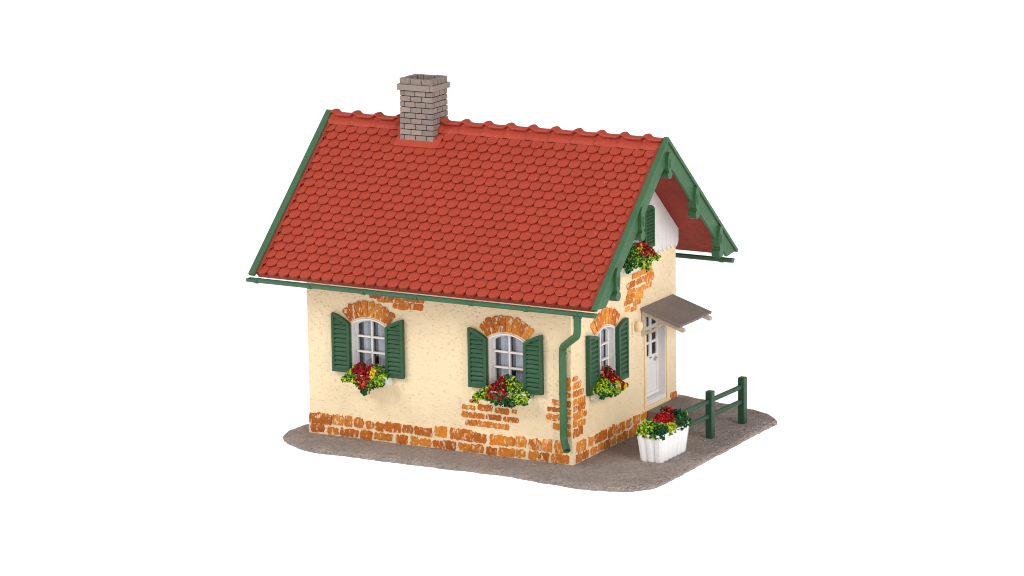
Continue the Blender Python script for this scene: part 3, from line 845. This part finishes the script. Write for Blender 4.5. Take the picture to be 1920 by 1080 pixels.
specs = [
 ('flower box below the left long-wall window, dark red blooms drooping to a point', TL(-6.32), (-6.32, 0, 1.6), .62, 1.68, 1.99,
   dict(cu=-.06, hw=.66, z0=1.9, z1=2.22, dmax=.58, red_c=[(-.1, 2.18, 1.), (.0, 1.95, .8), (.0, 1.72, .45)], lime_c=[(-.65, 2.0), (-.5, 1.85), (.3, 1.95), (.55, 2.05)], droop=(0.02, .4), yel_c=[(.26, 2.08)])),
 ('flower box above the exposed brick patch on the long wall, wide red bloom', TL(-1.93), (-1.93, 0, 1.6), .70, 1.66, 1.97,
   dict(cu=-.04, hw=.84, z0=1.84, z1=2.22, dmax=.6, red_c=[(-.2, 2.2, 1.05), (-.1, 1.98, .95)], lime_c=[(-.75, 2.0), (-.55, 1.88), (.4, 2.1), (.7, 1.98)], droop=(.3, .22))),
 ('white flower box on the gable wall between the ground floor shutters', TG(1.66), (0, 1.66, 1.6), .64, 1.6, 1.92,
   dict(cu=.02, hw=.74, z0=1.86, z1=2.24, dmax=.48, red_c=[(.2, 2.22, 1.1), (.5, 1.95, .9), (-.35, 2.25, .4)], lime_c=[(-.2, 2.0), (.15, 1.8), (.65, 2.2), (-.55, 2.1)], droop=(.0, .18), yel_c=[(.28, 1.9), (.62, 1.75)])),
 ('white flower box under the attic window in the white gable boarding', TG(3.35, .09), (.09, 3.35, 4.9), .95, 4.86, 5.2,
   dict(cu=-.05, hw=.94, z0=5.2, z1=5.66, dmax=.5, red_c=[(.2, 5.55, 1.1), (.6, 5.4, .9)], lime_c=[(-.1, 5.4), (.2, 5.1), (.85, 5.25), (-.4, 5.2)], droop=(.3, .3), yel_c=[(.1, 5.5)])),
]
for lab, T, loc, hw, z0, z1, kw in specs:
    fb = thing('flower_box', lab, 'flower box', loc, GB)
    trough(fb, T, hw, z0, z1, .42)
    plant(fb, T, **kw)

# planter in front of the step ------------------------------------------------------------
pl = thing('planter', 'white fluted tub of red and lime flowers standing on the plate before the fence', 'planter', (1.78, 2.0, 0))
m = MB()
def tub_ring(x0, x1, y0, y1, amp, nper=160):
    per = []
    wx, wy = x1-x0, y1-y0; nfx, nfy = 3, 6
    c = .07
    def side(ax, ay, bx, by, nx_, ny_, nf):
        out = []
        m_ = nf*8
        for i in range(m_):
            t = i/m_; b_ = amp*abs(math.sin(PI*t*nf))**.8
            out.append((ax+(bx-ax)*t+nx_*(b_-amp), ay+(by-ay)*t+ny_*(b_-amp), abs(math.sin(PI*t*nf))))
        return out
    per += side(x0, y0, x1, y0, 0, -1, nfx); per += side(x1, y0, x1, y1, 1, 0, nfy)
    per += side(x1, y1, x0, y1, 0, 1, nfx); per += side(x0, y1, x0, y0, -1, 0, nfy)
    return per
rings = []
Z = [(.0, 1.48, 2.13, 1.22, 2.76, .075), (.03, 1.46, 2.15, 1.2, 2.78, .08), (.68, 1.41, 2.20, 1.1, 2.9, .085), (.78, 1.40, 2.21, 1.08, 2.92, .09)]
for z, a, b, c, d, am in Z:
    rings.append([(x, y, z+(.05*s_ if z > .7 else 0)) for x, y, s_ in tub_ring(a, b, c, d, am)])
rings.append([(x, y, .76+.03*s_) for x, y, s_ in tub_ring(1.45, 2.15, 1.13, 2.87, .05)])
rings.append([(x, y, .62) for x, y, s_ in tub_ring(1.47, 2.13, 1.15, 2.85, .03)])
nn = len(rings[0])
m.add([p for r in rings for p in r], [(i*nn+j, i*nn+(j+1) % nn, (i+1)*nn+(j+1) % nn, (i+1)*nn+j) for i in range(len(rings)-1) for j in range(nn)]+[tuple(range(nn))[::-1], tuple(range(5*nn, 6*nn))])
m.build('tub', M_TUB, pl)
fol, blo = MB(), MB()
for q in range(2600):
    x = U(1.43, 2.22); y = U(1.08, 2.94)
    ex = 1-((x-1.81)/.5)**4; ey = 1-((y-2.0)/1.05)**4
    top_ = .80+.36*max(0, ex*ey)*(.8+.2*math.sin(y*6)+.1*math.sin(x*9))
    if y > 2.45: top_ += .16
    z = .74+(top_-.74)*U(.2, 1)**.6
    edge = max(abs(x-1.81)/.45, abs(y-2.0)/.98)
    if edge > .86: z = U(.72, .9)
    r = U(.022, .052)
    red = ((x-1.72)/.38)**2+((y-2.1)/.5)**2 < U(.5, 1.2) and z > .92
    lime = ((x-1.6)/.4)**2+((y-1.25)/.35)**2 < U(.5, 1.4) or ((x-2.1)/.2)**2+((y-1.75)/.35)**2 < U(.4, 1.2) or ((x-1.9)/.3)**2+((y-2.75)/.2)**2 < U(.4, 1.2)
    yel = ((x-2.1)/.1)**2+((y-1.85)/.16)**2 < U(.5, 1)
    if yel: flake(blo, (x, y, z), r, mul(random.choice(YEL), U(.8, 1.1)))
    elif red: flake(blo, (x, y, z), r, mul(random.choice(REDS+CORAL[:1]), U(.8, 1.2)))
    elif lime and random.random() < .75: flake(fol, (x, y, z), r, mul(random.choice(LIME), U(.8, 1.1)))
    else: flake(fol, (x, y, z), r, mul(random.choice(DARKG), U(.4, 1.1)))
fol.build('foliage', M_LEAF, pl); blo.build('blossoms', M_BLOOM, pl)

# fence ------------------------------------------------------------------------------------
fe = thing('fence', 'low dark green two rail fence standing on the grey plate behind the planter', 'fence', (2.1, 4.4, 0))
FX = lambda y: 2.09+(y-4.4)*.045
for y, h in ((4.37, 1.37), (6.3, 1.36)):
    m = MB(); m.box(FX(y)-.1, FX(y)+.1, y-.11, y+.11, -.02, h); m.build('post', M_FENCE, fe, bevel=.02)
for z0, z1, ys in ((.60, .72, 2.97), (1.03, 1.15, 2.74)):
    m = MB(); m.box(-.045, .045, ys, 6.2, z0, z1, T=lambda x, y, z: (FX(y)+x, y, z)); m.build('rail', M_FENCE, fe, bevel=.015)

# ------------------------------------------------------------------ light
wd = bpy.data.worlds.new('World'); sc.world = wd; wd.use_nodes = True
wd.node_tree.nodes['Background'].inputs[0].default_value = (1, .99, .98, 1)
wd.node_tree.nodes['Background'].inputs[1].default_value = .5
def softbox(name, loc, target, size, power):
    l = bpy.data.lights.new(name, 'AREA'); l.shape = 'RECTANGLE'; l.size = size[0]; l.size_y = size[1]
    l.energy = power; l.color = (1, .985, .96)
    o = bpy.data.objects.new(name, l); COL.objects.link(o); o.location = loc
    o.rotation_euler = (Vector(target)-Vector(loc)).to_track_quat('-Z', 'Y').to_euler(); return o
def rad(r, size): return r*PI*size[0]*size[1]*S*S        # watts for a given radiance
softbox('softbox', (-46, -62, 62), (-3, 3, 4), (46, 46), rad(7.2, (46, 46)))
softbox('softbox', (86, -30, 42), (0, 3, 4), (50, 40), rad(8.0, (50, 40)))

# ------------------------------------------------------------------ camera
cam = bpy.data.cameras.new('camera'); co = bpy.data.objects.new('camera', cam); COL.objects.link(co); sc.camera = co
co.location = (49.7407, -92.6509, 27.9114); co.rotation_mode = 'XYZ'
co.rotation_euler = tuple(math.radians(a) for a in (77.72685, .8534, 28.91325))
cam.sensor_width = 36; cam.lens = 36*7380/1920; cam.clip_start = .01; cam.clip_end = 60
cam.dof.use_dof = True; cam.dof.aperture_fstop = 64; cam.dof.focus_distance = (Vector(co.location)-Vector((-.6, 0, 3.5))).length*S

# ------------------------------------------------------------------ to metres
for me in bpy.data.meshes: me.transform(Matrix.Scale(S, 4))
for o in bpy.data.objects: o.location = o.location*S
for l in bpy.data.lights: l.size *= S; l.size_y *= S

sc.cycles.pixel_filter_type = 'BLACKMAN_HARRIS'; sc.cycles.filter_width = 1.0
sc.view_settings.view_transform = 'Standard'; sc.view_settings.look = 'None'; sc.view_settings.exposure = 0; sc.view_settings.gamma = 1
sc.view_settings.use_curve_mapping = False
